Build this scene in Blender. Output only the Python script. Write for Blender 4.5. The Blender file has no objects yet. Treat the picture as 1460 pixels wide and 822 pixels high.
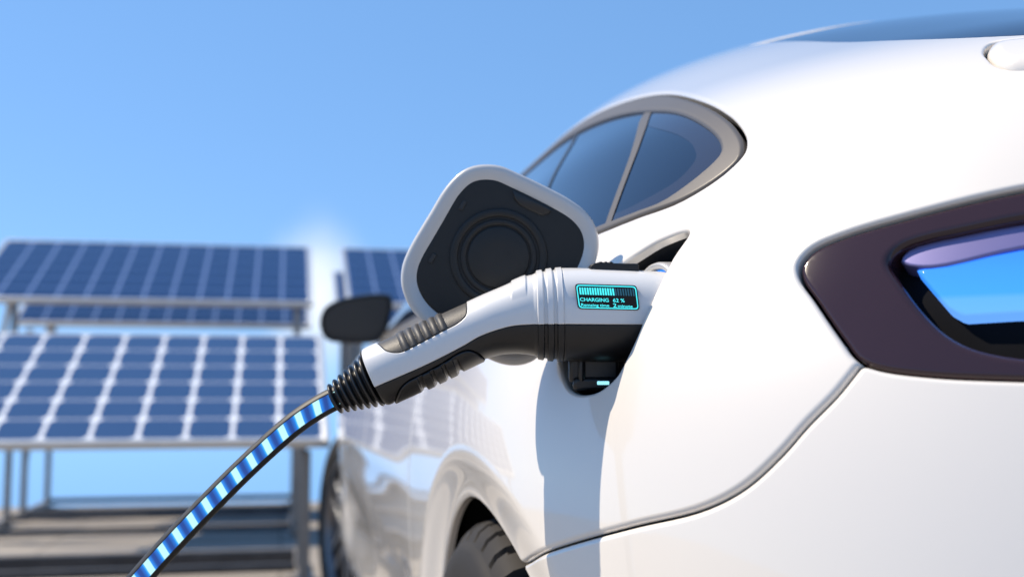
import bpy, bmesh, math, random
import numpy as np
from mathutils import Vector, Matrix
rad = math.radians
random.seed(7)
scene = bpy.context.scene
COL = scene.collection

# ------------------------------------------------------------------ camera
CAM_H = .80
FPX, PW, PH = 1600., 1460., 822.              # focal length in photo pixels
YAW = math.atan(.2029); PITCH = math.atan(149 / 1600.)
FW = np.array([math.sin(YAW) * math.cos(PITCH), math.cos(YAW) * math.cos(PITCH), math.sin(PITCH)])
RT = np.array([math.cos(YAW), -math.sin(YAW), 0.])
UP = np.cross(RT, FW)
CC = np.array([0, 0, CAM_H])
cd = bpy.data.cameras.new('camera'); cam = bpy.data.objects.new('camera', cd); COL.objects.link(cam)
cam.matrix_world = Matrix(((RT[0], UP[0], -FW[0], 0), (RT[1], UP[1], -FW[1], 0), (RT[2], UP[2], -FW[2], CAM_H), (0, 0, 0, 1)))
cd.sensor_width = 36; cd.lens = FPX / PW * 36
cd.clip_start = .02; cd.clip_end = 2000
cd.dof.use_dof = True; cd.dof.focus_distance = .84; cd.dof.aperture_fstop = 4.8
scene.camera = cam

# ------------------------------------------------------------------ world, sun, exposure
SUN = Vector((-.58, .235, .77)).normalized()        # towards the sun
world = bpy.data.worlds.new('World'); scene.world = world; world.use_nodes = True
nt = world.node_tree; nt.nodes.clear()
wo = nt.nodes.new('ShaderNodeOutputWorld'); bg = nt.nodes.new('ShaderNodeBackground')
sky = nt.nodes.new('ShaderNodeTexSky'); sky.sky_type = 'NISHITA'; sky.sun_disc = False
sky.sun_elevation = math.asin(SUN.z); sky.sun_rotation = math.atan2(SUN.x, SUN.y)
sky.air_density = 1.0; sky.dust_density = .0; sky.ozone_density = 2.5; sky.altitude = 0
geo = nt.nodes.new('ShaderNodeTexCoord'); sep = nt.nodes.new('ShaderNodeSeparateXYZ'); com = nt.nodes.new('ShaderNodeCombineXYZ')
ab = nt.nodes.new('ShaderNodeMath'); ab.operation = 'ABSOLUTE'
ad = nt.nodes.new('ShaderNodeMath'); ad.operation = 'ADD'; ad.inputs[1].default_value = .13
L = nt.links.new
L(geo.outputs['Generated'], sep.inputs[0]); L(sep.outputs[0], com.inputs[0]); L(sep.outputs[1], com.inputs[1])
L(sep.outputs[2], ab.inputs[0]); L(ab.outputs[0], ad.inputs[0]); L(ad.outputs[0], com.inputs[2])
tint = nt.nodes.new('ShaderNodeMix'); tint.data_type = 'RGBA'; tint.blend_type = 'MULTIPLY'; tint.inputs[0].default_value = 1; tint.inputs[7].default_value = (1.10, 1.27, 1.42, 1)
# a soft white glow painted into the sky low over the horizon
cdir = FW + (452 - 730) / FPX * RT + (411 - 425) / FPX * UP; cdir /= np.linalg.norm(cdir)
vsub = nt.nodes.new('ShaderNodeVectorMath'); vsub.operation = 'SUBTRACT'; vsub.inputs[1].default_value = tuple(cdir); L(geo.outputs['Generated'], vsub.inputs[0])
vscl = nt.nodes.new('ShaderNodeVectorMath'); vscl.operation = 'MULTIPLY'; vscl.inputs[1].default_value = (1, 1, .62); L(vsub.outputs[0], vscl.inputs[0])
vlen = nt.nodes.new('ShaderNodeVectorMath'); vlen.operation = 'LENGTH'; L(vscl.outputs[0], vlen.inputs[0])
cn = nt.nodes.new('ShaderNodeTexNoise'); cn.inputs['Scale'].default_value = 22; cn.inputs['Detail'].default_value = 3; L(geo.outputs['Generated'], cn.inputs['Vector'])
cm = nt.nodes.new('ShaderNodeMath'); cm.operation = 'MULTIPLY_ADD'; cm.inputs[1].default_value = -.018; L(cn.outputs[0], cm.inputs[0]); L(vlen.outputs['Value'], cm.inputs[2])
mr = nt.nodes.new('ShaderNodeMapRange'); mr.interpolation_type = 'SMOOTHERSTEP'; mr.inputs['From Min'].default_value = .052; mr.inputs['From Max'].default_value = -.016; mr.inputs['To Max'].default_value = .80; L(cm.outputs[0], mr.inputs['Value'])
cmix = nt.nodes.new('ShaderNodeMix'); cmix.data_type = 'RGBA'; cmix.inputs[7].default_value = (9.2, 9.4, 9.6, 1); L(mr.outputs[0], cmix.inputs[0])
L(com.outputs[0], sky.inputs[0]); L(sky.outputs[0], tint.inputs[6]); evn = nt.nodes.new('ShaderNodeMix'); evn.data_type = 'RGBA'; evn.inputs[0].default_value = .38; evn.inputs[7].default_value = (1.80, 4.15, 7.9, 1)
L(tint.outputs[2], evn.inputs[6]); L(evn.outputs[2], cmix.inputs[6]); L(cmix.outputs[2], bg.inputs[0]); L(bg.outputs[0], wo.inputs[0])
bg.inputs[1].default_value = .101
sd = bpy.data.lights.new('sun', 'SUN'); sd.energy = 5.0; sd.angle = rad(.5); sd.color = (1, .875, .70)
sun = bpy.data.objects.new('sun', sd); COL.objects.link(sun)
sun.rotation_euler = SUN.to_track_quat('Z', 'Y').to_euler(); sun.location = (-3, 0, 6)
vs = scene.view_settings
vs.view_transform = 'Standard'; vs.look = 'None'; vs.gamma = 1; EXPO = .38; vs.exposure = EXPO; EM = 2 ** -EXPO; vs.use_curve_mapping = False

# ------------------------------------------------------------------ materials
def mat(name, col, rough=.5, metal=0., coat=0., ior=1.5, coat_ior=1.5, noise=0., nscale=20., emit=None, estr=0., bump=0., bscale=200., spec=None):
    m = bpy.data.materials.new(name); m.use_nodes = True
    t = m.node_tree; b = t.nodes['Principled BSDF']
    b.inputs['Base Color'].default_value = (*col, 1); b.inputs['Roughness'].default_value = rough
    b.inputs['Metallic'].default_value = metal; b.inputs['IOR'].default_value = ior
    b.inputs['Coat Weight'].default_value = coat; b.inputs['Coat Roughness'].default_value = .03; b.inputs['Coat IOR'].default_value = coat_ior
    if spec is not None: b.inputs['Specular IOR Level'].default_value = spec
    if emit: b.inputs['Emission Color'].default_value = (*emit, 1); b.inputs['Emission Strength'].default_value = estr * EM
    if noise or bump:
        tc = t.nodes.new('ShaderNodeTexCoord')
    if noise:
        n = t.nodes.new('ShaderNodeTexNoise'); n.inputs['Scale'].default_value = nscale; n.inputs['Detail'].default_value = 6
        t.links.new(tc.outputs['Object'], n.inputs['Vector'])
        r = t.nodes.new('ShaderNodeValToRGB')
        r.color_ramp.elements[0].position = .3; r.color_ramp.elements[1].position = .7
        r.color_ramp.elements[0].color = (*[c * (1 - noise) for c in col], 1); r.color_ramp.elements[1].color = (*[min(1, c * (1 + noise)) for c in col], 1)
        t.links.new(n.outputs[0], r.inputs[0]); t.links.new(r.outputs[0], b.inputs['Base Color'])
    if bump:
        n2 = t.nodes.new('ShaderNodeTexNoise'); n2.inputs['Scale'].default_value = bscale; n2.inputs['Detail'].default_value = 3
        t.links.new(tc.outputs['Object'], n2.inputs['Vector'])
        bp = t.nodes.new('ShaderNodeBump'); bp.inputs['Strength'].default_value = bump; bp.inputs['Distance'].default_value = .0006
        t.links.new(n2.outputs[0], bp.inputs['Height']); t.links.new(bp.outputs[0], b.inputs['Normal'])
    return m
M = dict(
    paint=mat('white_paint', (.70, .658, .605), .32, coat=1., coat_ior=1.5, noise=.006, nscale=6),
    black=mat('black_plastic', (.012, .012, .013), .38, noise=.15, nscale=60),
    void=mat('black_liner', (.006, .006, .007), .8, noise=.2, spec=.05),
    glass=mat('tinted_glass', (.008, .015, .036), .04, ior=1.55, noise=.02),
    roofglass=mat('rear_glass', (.010, .020, .050), .04, ior=1.62, noise=.02),
    pane_band=mat('tinted_glass_band', (.024, .028, .050), .12, ior=1.55, noise=.02),
    trim=mat('satin_trim', (.085, .076, .070), .45, metal=.1, noise=.02),
    rubber=mat('rubber_gasket', (.01, .01, .01), .6, noise=.1),
    plum=mat('plum_bezel', (.030, .014, .018), .07, noise=.03, spec=.5),
    lav=mat('lavender_reflector', (.20, .18, .36), .35, metal=.5, noise=.03),
    blue=mat('blue_light_guide', (.02, .10, .5), .15, emit=(.05, .36, 1.0), estr=1.05),
    tyre=mat('tyre_rubber', (.019, .016, .0135), .7, noise=.15, nscale=30, bump=.15, spec=.3),
    rim=mat('dark_rim', (.18, .18, .19), .3, metal=.8, noise=.05),
    flapw=mat('flap_white_shaded', (.50, .495, .49), .34, coat=.6, noise=.006, nscale=20),  # white flap greyed: its shade is put into the colour
    gunw=mat('white_plastic', (.66, .655, .65), .30, coat=.25, noise=.006, nscale=40),
    gunb=mat('satin_black_plastic', (.007, .007, .008), .40, noise=.12, nscale=80),
    grip=mat('grip_rubber', (.05, .046, .042), .50, noise=.2, nscale=120, bump=.35, bscale=1400),
    boot=mat('boot_rubber', (.012, .012, .013), .33, noise=.15, nscale=100),
    flapin=mat('flap_liner_plastic', (.015, .0150, .0150), .5, spec=.35, noise=.06, nscale=90, bump=.1, bscale=1200),
    scr=mat('dark_screen', (.004, .008, .013), .12, spec=.3, noise=.05),
    cyan=mat('screen_cyan', (.02, .3, .32), .4, emit=(.075, .95, 1.0), estr=.95),
    cyand=mat('screen_dim', (.005, .05, .08), .4, emit=(.010, .085, .14), estr=.8),
    lamp=mat('port_lamp', (.2, .6, .8), .3, emit=(.35, .85, 1.), estr=1.1),
    portblue=mat('port_blue_ring', (.05, .35, .85), .2, emit=(.05, .30, .8), estr=.7),
    silver=mat('silver_plastic', (.55, .55, .56), .3, metal=.4, noise=.03),
    shadow_stripe=mat('shadow_stripe_dark', (.07, .07, .075), .5, metal=.3, noise=.2, nscale=8),  # for the bars that stand in for shadow stripes on the ground
    alu=mat('aluminium_frame', (.62, .62, .61), .35, metal=.55, noise=.05),
    steel=mat('galvanised_steel', (.30, .28, .26), .45, metal=.6, noise=.12, nscale=8),
)
def guide_grade():
    t = M['blue'].node_tree; b = t.nodes['Principled BSDF']; tc = t.nodes.new('ShaderNodeTexCoord'); sp = t.nodes.new('ShaderNodeSeparateXYZ'); t.links.new(tc.outputs['Object'], sp.inputs[0])
    mr_ = t.nodes.new('ShaderNodeMapRange'); mr_.inputs['From Min'].default_value = .84; mr_.inputs['From Max'].default_value = .90; t.links.new(sp.outputs[2], mr_.inputs['Value'])
    r = t.nodes.new('ShaderNodeValToRGB'); e = r.color_ramp.elements; e[0].position = .05; e[0].color = (.15, .40, 1, 1); e[1].position = .95; e[1].color = (.03, .16, .85, 1)
    for p, c in ((.30, (.12, .37, 1, 1)), (.36, (.045, .30, 1, 1)), (.62, (.04, .26, 1, 1))): x = e.new(p); x.color = c
    t.links.new(mr_.outputs[0], r.inputs[0]); t.links.new(r.outputs[0], b.inputs['Emission Color'])
guide_grade()
# ground: pale concrete slabs with stains
def ground_mat():
    m = bpy.data.materials.new('concrete'); m.use_nodes = True; t = m.node_tree; b = t.nodes['Principled BSDF']
    tc = t.nodes.new('ShaderNodeTexCoord')
    n = t.nodes.new('ShaderNodeTexNoise'); n.inputs['Scale'].default_value = .9; n.inputs['Detail'].default_value = 10; n.inputs['Roughness'].default_value = .65
    t.links.new(tc.outputs['Object'], n.inputs['Vector'])
    r = t.nodes.new('ShaderNodeValToRGB'); e = r.color_ramp.elements
    e[0].position = .3; e[0].color = (.235, .210, .182, 1); e[1].position = .72; e[1].color = (.32, .288, .25, 1)
    t.links.new(n.outputs[0], r.inputs[0])
    br = t.nodes.new('ShaderNodeTexBrick'); br.offset = 0; br.inputs['Scale'].default_value = 1; br.inputs['Mortar Size'].default_value = .006
    br.inputs['Brick Width'].default_value = 1.2; br.inputs['Row Height'].default_value = 1.2
    br.inputs['Color1'].default_value = (1, 1, 1, 1); br.inputs['Color2'].default_value = (.92, .92, .92, 1); br.inputs['Mortar'].default_value = (.45, .45, .45, 1)
    t.links.new(tc.outputs['Object'], br.inputs['Vector'])
    mx = t.nodes.new('ShaderNodeMix'); mx.data_type = 'RGBA'; mx.blend_type = 'MULTIPLY'; mx.inputs[0].default_value = 1
    t.links.new(r.outputs[0], mx.inputs[6]); t.links.new(br.outputs[0], mx.inputs[7]); t.links.new(mx.outputs[2], b.inputs['Base Color'])
    b.inputs['Roughness'].default_value = .8
    bp = t.nodes.new('ShaderNodeBump'); bp.inputs['Strength'].default_value = .2; bp.inputs['Distance'].default_value = .004
    n2 = t.nodes.new('ShaderNodeTexNoise'); n2.inputs['Scale'].default_value = 60; t.links.new(tc.outputs['Object'], n2.inputs['Vector'])
    t.links.new(n2.outputs[0], bp.inputs['Height']); t.links.new(bp.outputs[0], b.inputs['Normal'])
    return m
M['ground'] = ground_mat()
CELL = .163
def cell_mat(pitch, line, gapx, gapy, cut, lo, hi, bus):
    """blue solar cells with cut corners on a white back sheet; object space, x across, y up the slope"""
    m = bpy.data.materials.new('solar_cells'); m.use_nodes = True; t = m.node_tree; b = t.nodes['Principled BSDF']
    N = t.nodes.new; K = t.links.new
    tc = N('ShaderNodeTexCoord'); sp = N('ShaderNodeSeparateXYZ'); K(tc.outputs['Object'], sp.inputs[0])
    def mth(op, a, bb=None):
        n = N('ShaderNodeMath'); n.operation = op
        for i, v in enumerate((a, bb)):
            if v is None: continue
            if isinstance(v, (int, float)): n.inputs[i].default_value = v
            else: K(v, n.inputs[i])
        return n.outputs[0]
    def edge(o, CELL=CELL):                                        # distance to the cell border, 0..0.5
        f = mth('FRACT', mth('DIVIDE', o, CELL)); return mth('SUBTRACT', .5, mth('ABSOLUTE', mth('SUBTRACT', f, .5)))
    ex, ey = edge(sp.outputs[0], pitch), edge(sp.outputs[1])
    gx = mth('LESS_THAN', ex, gapx); gy = mth('LESS_THAN', ey, gapy)
    dm = mth('LESS_THAN', mth('ADD', ex, ey), cut)
    gap = mth('MAXIMUM', gx, dm)
    # thin silver bus bars on every cell
    bb = mth('LESS_THAN', mth('ABSOLUTE', mth('SUBTRACT', mth('FRACT', mth('MULTIPLY', mth('DIVIDE', sp.outputs[1], CELL), 3)), .5)), .022)
    n = N('ShaderNodeTexNoise'); n.inputs['Scale'].default_value = 7; K(tc.outputs['Object'], n.inputs['Vector'])
    r = N('ShaderNodeValToRGB'); r.color_ramp.elements[0].color = (*lo, 1); r.color_ramp.elements[1].color = (*hi, 1); K(n.outputs[0], r.inputs[0])
    m1 = N('ShaderNodeMix'); m1.data_type = 'RGBA'; K(bb, m1.inputs[0]); K(r.outputs[0], m1.inputs[6]); m1.inputs[7].default_value = (*bus, 1)
    m3 = N('ShaderNodeMix'); m3.data_type = 'RGBA'; K(gy, m3.inputs[0]); K(m1.outputs[2], m3.inputs[6]); m3.inputs[7].default_value = (*[.42 * a + .58 * c for a, c in zip(line, hi)], 1)
    m2 = N('ShaderNodeMix'); m2.data_type = 'RGBA'; K(gap, m2.inputs[0]); K(m3.outputs[2], m2.inputs[6]); m2.inputs[7].default_value = (*line, 1)
    K(m2.outputs[2], b.inputs['Base Color']); b.inputs['Roughness'].default_value = .18; b.inputs['Coat Weight'].default_value = .1; b.inputs['Specular IOR Level'].default_value = .4
    return m
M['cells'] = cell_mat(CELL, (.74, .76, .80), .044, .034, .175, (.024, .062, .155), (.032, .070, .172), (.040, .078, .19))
M['cells_dimmed'] = cell_mat(.1515, (.13, .19, .36), .050, .048, .11, (.004, .021, .085), (.006, .026, .102), (.006, .026, .098))  # same cells as above; the glare and haze difference is put into the colour

# ------------------------------------------------------------------ object helpers
def tag(o, label=None, cat=None, group=None, kind=None):
    for k, v in (('label', label), ('category', cat), ('group', group), ('kind', kind)):
        if v: o[k] = v
    return o
def empty(name, loc=(0, 0, 0)):
    o = bpy.data.objects.new(name, None); o.location = loc; o.empty_display_size = .1; COL.objects.link(o); return o
def mesh_obj(name, verts, faces, m, parent=None, smooth=True, normals=None, local=None):
    me = bpy.data.meshes.new(name); me.from_pydata([tuple(map(float, v)) for v in verts], [], [tuple(map(int, f)) for f in faces])
    me.materials.append(m)
    if smooth: me.polygons.foreach_set('use_smooth', [True] * len(me.polygons))
    me.update()
    if normals is not None: me.normals_split_custom_set_from_vertices([tuple(map(float, n)) for n in normals])
    o = bpy.data.objects.new(name, me); COL.objects.link(o)
    if parent: o.parent = parent
    if local is not None: o.matrix_local = local
    return o
def bm_obj(name, bm, m, parent=None, smooth=False, bevel=0., seg=2, angle=35):
    me = bpy.data.meshes.new(name); bmesh.ops.recalc_face_normals(bm, faces=bm.faces); bm.to_mesh(me); bm.free(); me.materials.append(m)
    o = bpy.data.objects.new(name, me); COL.objects.link(o)
    if parent: o.parent = parent
    if bevel:
        md = o.modifiers.new('bevel', 'BEVEL'); md.width = bevel; md.segments = seg; md.limit_method = 'ANGLE'; md.angle_limit = rad(30)
    if smooth or bevel:
        me.polygons.foreach_set('use_smooth', [True] * len(me.polygons)); me.set_sharp_from_angle(angle=rad(angle))
    return o
def add_box(bm, c, s, mtx=None):
    r = bmesh.ops.create_cube(bm, size=1); 
    for v in r['verts']:
        v.co = Vector((c[0] + v.co.x * s[0], c[1] + v.co.y * s[1], c[2] + v.co.z * s[2]))
        if mtx: v.co = mtx @ v.co
def ncs(x, y):                                         # natural cubic spline
    x = np.asarray(x, float); y = np.asarray(y, float); n = len(x); h = np.diff(x)
    A = np.eye(n); b = np.zeros(n)
    for i in range(1, n - 1):
        A[i, i - 1] = h[i - 1]; A[i, i] = 2 * (h[i - 1] + h[i]); A[i, i + 1] = h[i]
        b[i] = 6 * ((y[i + 1] - y[i]) / h[i] - (y[i] - y[i - 1]) / h[i - 1])
    Mm = np.linalg.solve(A, b)
    def f(t):
        t = np.asarray(t, float); i = np.clip(np.searchsorted(x, t) - 1, 0, n - 2); dx = t - x[i]; hh = h[i]
        return (Mm[i] * (x[i + 1] - t) ** 3 + Mm[i + 1] * dx ** 3) / (6 * hh) + (y[i] / hh - Mm[i] * hh / 6) * (x[i + 1] - t) + (y[i + 1] / hh - Mm[i + 1] * hh / 6) * dx
    return f
def crom(pts, n=8, closed=True, alpha=.5):             # centripetal Catmull-Rom resampling
    p = [np.array(q, float) for q in pts]; N = len(p); out = []
    for i in range(N if closed else N - 1):
        if closed: a, b, c, d = p[i - 1], p[i], p[(i + 1) % N], p[(i + 2) % N]
        else:
            b, c = p[i], p[i + 1]; a = p[i - 1] if i else 2 * b - c; d = p[i + 2] if i + 2 < N else 2 * c - b
        t0 = 0; t1 = t0 + np.linalg.norm(b - a) ** alpha; t2 = t1 + np.linalg.norm(c - b) ** alpha; t3 = t2 + np.linalg.norm(d - c) ** alpha
        for k in range(n):
            t = t1 + (t2 - t1) * k / n
            A1 = (t1 - t) / (t1 - t0) * a + (t - t0) / (t1 - t0) * b; A2 = (t2 - t) / (t2 - t1) * b + (t - t1) / (t2 - t1) * c; A3 = (t3 - t) / (t3 - t2) * c + (t - t2) / (t3 - t2) * d
            B1 = (t2 - t) / (t2 - t0) * A1 + (t - t0) / (t2 - t0) * A2; B2 = (t3 - t) / (t3 - t1) * A2 + (t - t1) / (t3 - t1) * A3
            out.append((t2 - t) / (t2 - t1) * B1 + (t - t1) / (t2 - t1) * B2)
    if not closed: out.append(p[-1])
    return np.array(out)
def sdf_poly(poly, far=.12):
    """signed distance to a closed outline, + outside"""
    a = np.asarray(poly); b = np.roll(a, -1, 0); lo = a.min(0) - far; hi = a.max(0) + far
    def f(q):
        d = np.full(len(q), float(far))
        m = ((q > lo) & (q < hi)).all(1)
        idx = np.where(m)[0]
        for k0 in range(0, len(idx), 20000):
            ii = idx[k0:k0 + 20000]; p = q[ii][:, None]
            e = b - a; v = p - a; t = np.clip((v * e).sum(-1) / np.maximum((e * e).sum(-1), 1e-18), 0, 1)
            dd = np.sqrt(((v - t[..., None] * e) ** 2).sum(-1)).min(1)
            c1 = (a[:, 1] > p[..., 1]) != (b[:, 1] > p[..., 1])
            xi = (b[:, 0] - a[:, 0]) * (p[..., 1] - a[:, 1]) / np.where(b[:, 1] == a[:, 1], 1e-12, b[:, 1] - a[:, 1]) + a[:, 0]
            ins = (c1 & (p[..., 0] < xi)).sum(1) % 2 == 1
            d[ii] = np.where(ins, -dd, np.minimum(dd, far))
        return d
    return f
def sstep(x): x = np.clip(x, 0, 1); return x * x * (3 - 2 * x)
def rnd(d, r):                                          # rounded edge: how far the surface drops at distance d from a cut
    x = np.clip(r - d, 0, .96 * r); y = -(r - np.sqrt(np.maximum(r * r - x * x, 0)))
    return y + np.minimum(d - .04 * r, 0) * 3.43

class Patch:
    """Part of a smooth parametric surface pos(u,w), cut along signed-distance curves, with rounded edges and lips."""
    def __init__(s, pos, us, ws):
        s.pos = pos
        uu, ww = np.meshgrid(us, ws, indexing='ij'); s.q = np.stack([uu.ravel(), ww.ravel()], 1)
        n, m = len(us), len(ws); i, j = np.meshgrid(np.arange(n - 1), np.arange(m - 1), indexing='ij'); k = (i * m + j).ravel()
        f = np.stack([k, k + m, k + m + 1, k + 1], 1)
        s.f = np.concatenate([f, np.repeat(f[:, 3:], 8, 1)], 1); s.n = np.full(len(f), 4)
        s.cuts = []
    def slice(s, fld, lev):
        val = fld(s.q) - lev; val[np.abs(val) < 2e-6] = 0
        fv = val[s.f]; mix = np.where((fv.min(1) < 0) & (fv.max(1) > 0))[0]
        if not len(mix): return
        newq, cache, add, addn = [], {}, [], []; base = len(s.q)
        for fi in mix:
            poly = s.f[fi, :s.n[fi]]; A, B = [], []
            for a, b in zip(poly, np.roll(poly, -1)):
                va, vb = val[a], val[b]
                if va <= 0: A.append(a)
                if va >= 0: B.append(a)
                if va * vb < 0:
                    key = (min(a, b), max(a, b))
                    if key not in cache:
                        t = va / (va - vb); cache[key] = base + len(newq); newq.append(s.q[a] + t * (s.q[b] - s.q[a]))
                    A.append(cache[key]); B.append(cache[key])
            first = True
            for Q in (A, B):
                if len(Q) < 3: continue
                Q = Q[:12]; row = Q + [Q[-1]] * (12 - len(Q))
                if first: s.f[fi] = row; s.n[fi] = len(Q); first = False
                else: add.append(row); addn.append(len(Q))
        if newq: 
            nq = np.array(newq)
            ia = np.array([k[0] for k in cache]); ib = np.array([k[1] for k in cache]); A_, B_ = s.q[ia], s.q[ib]
            ta, tb, va, vb = np.zeros(len(ia)), np.ones(len(ia)), val[ia], val[ib]; t = va / (va - vb)
            for _ in range(9):                          # bracketed secant steps onto the true curve
                vt = fld(A_ + t[:, None] * (B_ - A_)) - lev; sa = (vt > 0) == (va > 0)
                ta = np.where(sa, t, ta); va = np.where(sa, vt, va); tb = np.where(sa, tb, t); vb = np.where(sa, vb, vt)
                t = np.clip(ta + (tb - ta) * va / np.where(va == vb, 1, va - vb), np.minimum(ta, tb), np.maximum(ta, tb))
            nq = A_ + t[:, None] * (B_ - A_)
            s.q = np.concatenate([s.q, nq])
        if add: s.f = np.concatenate([s.f, np.array(add)]); s.n = np.concatenate([s.n, addn])
        s._cut = set(range(base, len(s.q)))
    def clip(s, fld, lev=0., keep=1, lip=0.):
        s.slice(fld, lev)
        val = (fld(s.q) - lev) * keep
        c = np.array([val[s.f[i, :s.n[i]]].mean() for i in range(len(s.f))]) if len(s.f) < 4000 else (val[s.f].sum(1) - val[s.f[:, -1]] * (12 - s.n)) / s.n
        k = c > 0; s.f = s.f[k]; s.n = s.n[k]
        if lip: s.cuts.append((fld, lev, lip))
    def build(s, name, m, parent, disp=None, mirror=None, keepnorm=True):
        def pd(q):
            p = s.pos(q[:, 0], q[:, 1])
            if disp is None: return p
            return p + nrm(q) * disp(q)[:, None]
        def nrm(q, fn=None, e=2e-4):
            fn = fn or (lambda a: s.pos(a[:, 0], a[:, 1]))
            du = fn(q + [e, 0]) - fn(q - [e, 0]); dw = fn(q + [0, e]) - fn(q - [0, e])
            n = np.cross(du, dw); return n / np.maximum(np.linalg.norm(n, axis=1), 1e-15)[:, None]
        used = np.unique(np.concatenate([s.f[i, :s.n[i]] for i in range(len(s.f))])); mp = np.full(len(s.q), -1); mp[used] = np.arange(len(used))
        q = s.q[used]; faces = [[int(mp[a]) for a in s.f[i, :s.n[i]]] for i in range(len(s.f))]
        V = pd(q); NN = nrm(q, pd) if disp is not None else nrm(q); base_n = nrm(q)
        V = list(V); NN = list(NN)
        for fld, lev, lip in s.cuts:
            val = np.abs(fld(q) - lev) < 2.5e-4; cnt = {}
            for fc in faces:
                for a, b in zip(fc, fc[1:] + fc[:1]):
                    if a < len(q) and b < len(q) and val[a] and val[b]:
                        k = (min(a, b), max(a, b)); cnt[k] = None if k in cnt else (a, b)
            top, low = {}, {}                           # the turned-in lip gets its own vertices and normals
            for e in list(cnt.values()):
                if e is None: continue
                a, b = e
                for v in (a, b):
                    if v not in top:
                        top[v] = len(V); V.append(V[v]); NN.append(np.zeros(3))
                        low[v] = len(V); V.append(V[v] - base_n[v] * lip); NN.append(np.zeros(3))
                fn = np.cross(V[a] - V[b], V[low[a]] - V[b]); fn = fn / max(np.linalg.norm(fn), 1e-12)
                for v in (a, b): NN[top[v]] = NN[top[v]] + fn; NN[low[v]] = NN[low[v]] + fn
                faces.append([top[b], top[a], low[a], low[b]])
            for v in top:
                for k in (top[v], low[v]): NN[k] = NN[k] / max(np.linalg.norm(NN[k]), 1e-9)
        V = np.array(V); NN = np.array(NN)
        if mirror is not None:
            V[:, 0] = 2 * mirror - V[:, 0]; NN[:, 0] *= -1; faces = [f[::-1] for f in faces]
        return mesh_obj(name, V, faces, m, parent, True, NN)

# ------------------------------------------------------------------ the ground
GY = 8.55
g = bmesh.new(); add_box(g, (0, (GY - 45) / 2, -.2), (90, GY + 45, .4))
tag(bm_obj('ground', g, M['ground']), kind='structure')

# ------------------------------------------------------------------ the car: one smooth hull of stacked plan outlines
XC = 1.08
#  height, side x, rear y, rear corner start, rear squareness, front y, front corner start, front squareness
LV = np.array([[0.2, 0.26, 0.52, 1.25, 2.75, 4.55, 3.6, 2.8], [0.3, 0.2, 0.42, 1.25, 2.75, 4.66, 3.6, 2.8], [0.5, 0.18, 0.375, 1.25, 2.75, 4.72, 3.6, 2.8], [0.7, 0.175, 0.392, 1.25, 2.75, 4.68, 3.6, 2.7], [0.82, 0.19, 0.428, 1.25, 2.75, 4.5, 3.6, 2.6], [0.92, 0.235, 0.458, 1.3, 2.78, 3.95, 3.4, 2.6], [0.98, 0.269, 0.487, 1.35, 2.849, 3.6, 3.0, 2.6], [1.05, 0.305, 0.548, 1.45, 2.792, 3.35, 2.8, 2.6], [1.12, 0.355, 0.72, 1.6, 2.797, 3.15, 2.7, 2.6], [1.2, 0.42, 0.96, 1.765, 2.742, 2.95, 2.6, 2.6], [1.28, 0.512, 1.226, 1.965, 2.688, 2.75, 2.5, 2.6], [1.34, 0.586, 1.504, 2.115, 2.555, 2.6, 2.45, 2.5], [1.38, 0.662, 1.8, 2.229, 2.384, 2.5, 2.4, 2.4], [1.405, 0.838, 2.109, 2.323, 2.196, 2.42, 2.35, 2.2], [1.412, 1.0, 2.266, 2.34, 2.001, 2.37, 2.345, 2.0]])
WK = np.concatenate([[0], np.cumsum(np.hypot(np.hypot(np.diff(LV[:, 0]), np.diff(LV[:, 1])), .4 * np.diff(LV[:, 2])))])
SP = [ncs(WK, LV[:, i]) for i in range(8)]; WMAX = WK[-1]
def hull(u, w):
    u = np.asarray(u, float); w = np.asarray(w, float)
    z, Xs, Yr, Ycr, nr, Yf, Ycf, nf = [s(w) for s in SP]
    a = XC - Xs; rear = u >= 2; fr = u < 1
    ph = np.where(rear, u - 2, np.where(fr, 1 - u, 0)) * math.pi / 2
    n = np.where(rear, nr, nf); c = np.cos(ph); sn = np.sin(ph)
    r = (np.abs(c) ** n + np.abs(sn) ** n) ** (-1 / n); b = np.where(rear, Ycr - Yr, Ycf - Yf)
    X = XC - a * r * c; Yq = np.where(rear, Ycr, Ycf) - b * r * sn
    Y = np.where(rear | fr, Yq, Ycf + (Ycr - Ycf) * np.clip(u - 1, 0, 1))
    return np.stack([X, Y, z], -1)
K_U = 1.5
def chB(q): return np.stack([q[:, 0] * K_U, q[:, 1]], 1)            # chart for the rear corner
def chA(q): p = hull(q[:, 0], q[:, 1]); return p[:, 1:]             # side view chart (y, z)
def uw(pts): return [(u * K_U, w) for u, w in pts]
port_uw = [(2.355, 0.7631), (2.348, 0.7402), (2.343, 0.7159), (2.339, 0.6913), (2.335, 0.6684), (2.33, 0.6509), (2.326, 0.641), (2.318, 0.6325), (2.309, 0.6272), (2.292, 0.6255), (2.28, 0.6303), (2.272, 0.6394), (2.26, 0.6608), (2.245, 0.6875), (2.245, 0.7100), (2.263, 0.7245), (2.292, 0.7359), (2.311, 0.748), (2.332, 0.760)]
port_pl = crom(uw(port_uw), 6)
tail_uw = [(2.430, .7221), (2.4355, .7339), (2.450, .7433), (2.482, .7551), (2.528, .7687), (2.60, .779), (2.70, .784), (2.78, .779), (2.81, .745), (2.81, .68), (2.78, .643), (2.70, .634), (2.60, .631), (2.53, .6335), (2.496, .6363), (2.473, .6417), (2.4645, .6480), (2.457, .6616), (2.442, .6906), (2.4315, .7106)]
tail_pl = crom(uw(tail_uw), 6)
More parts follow.
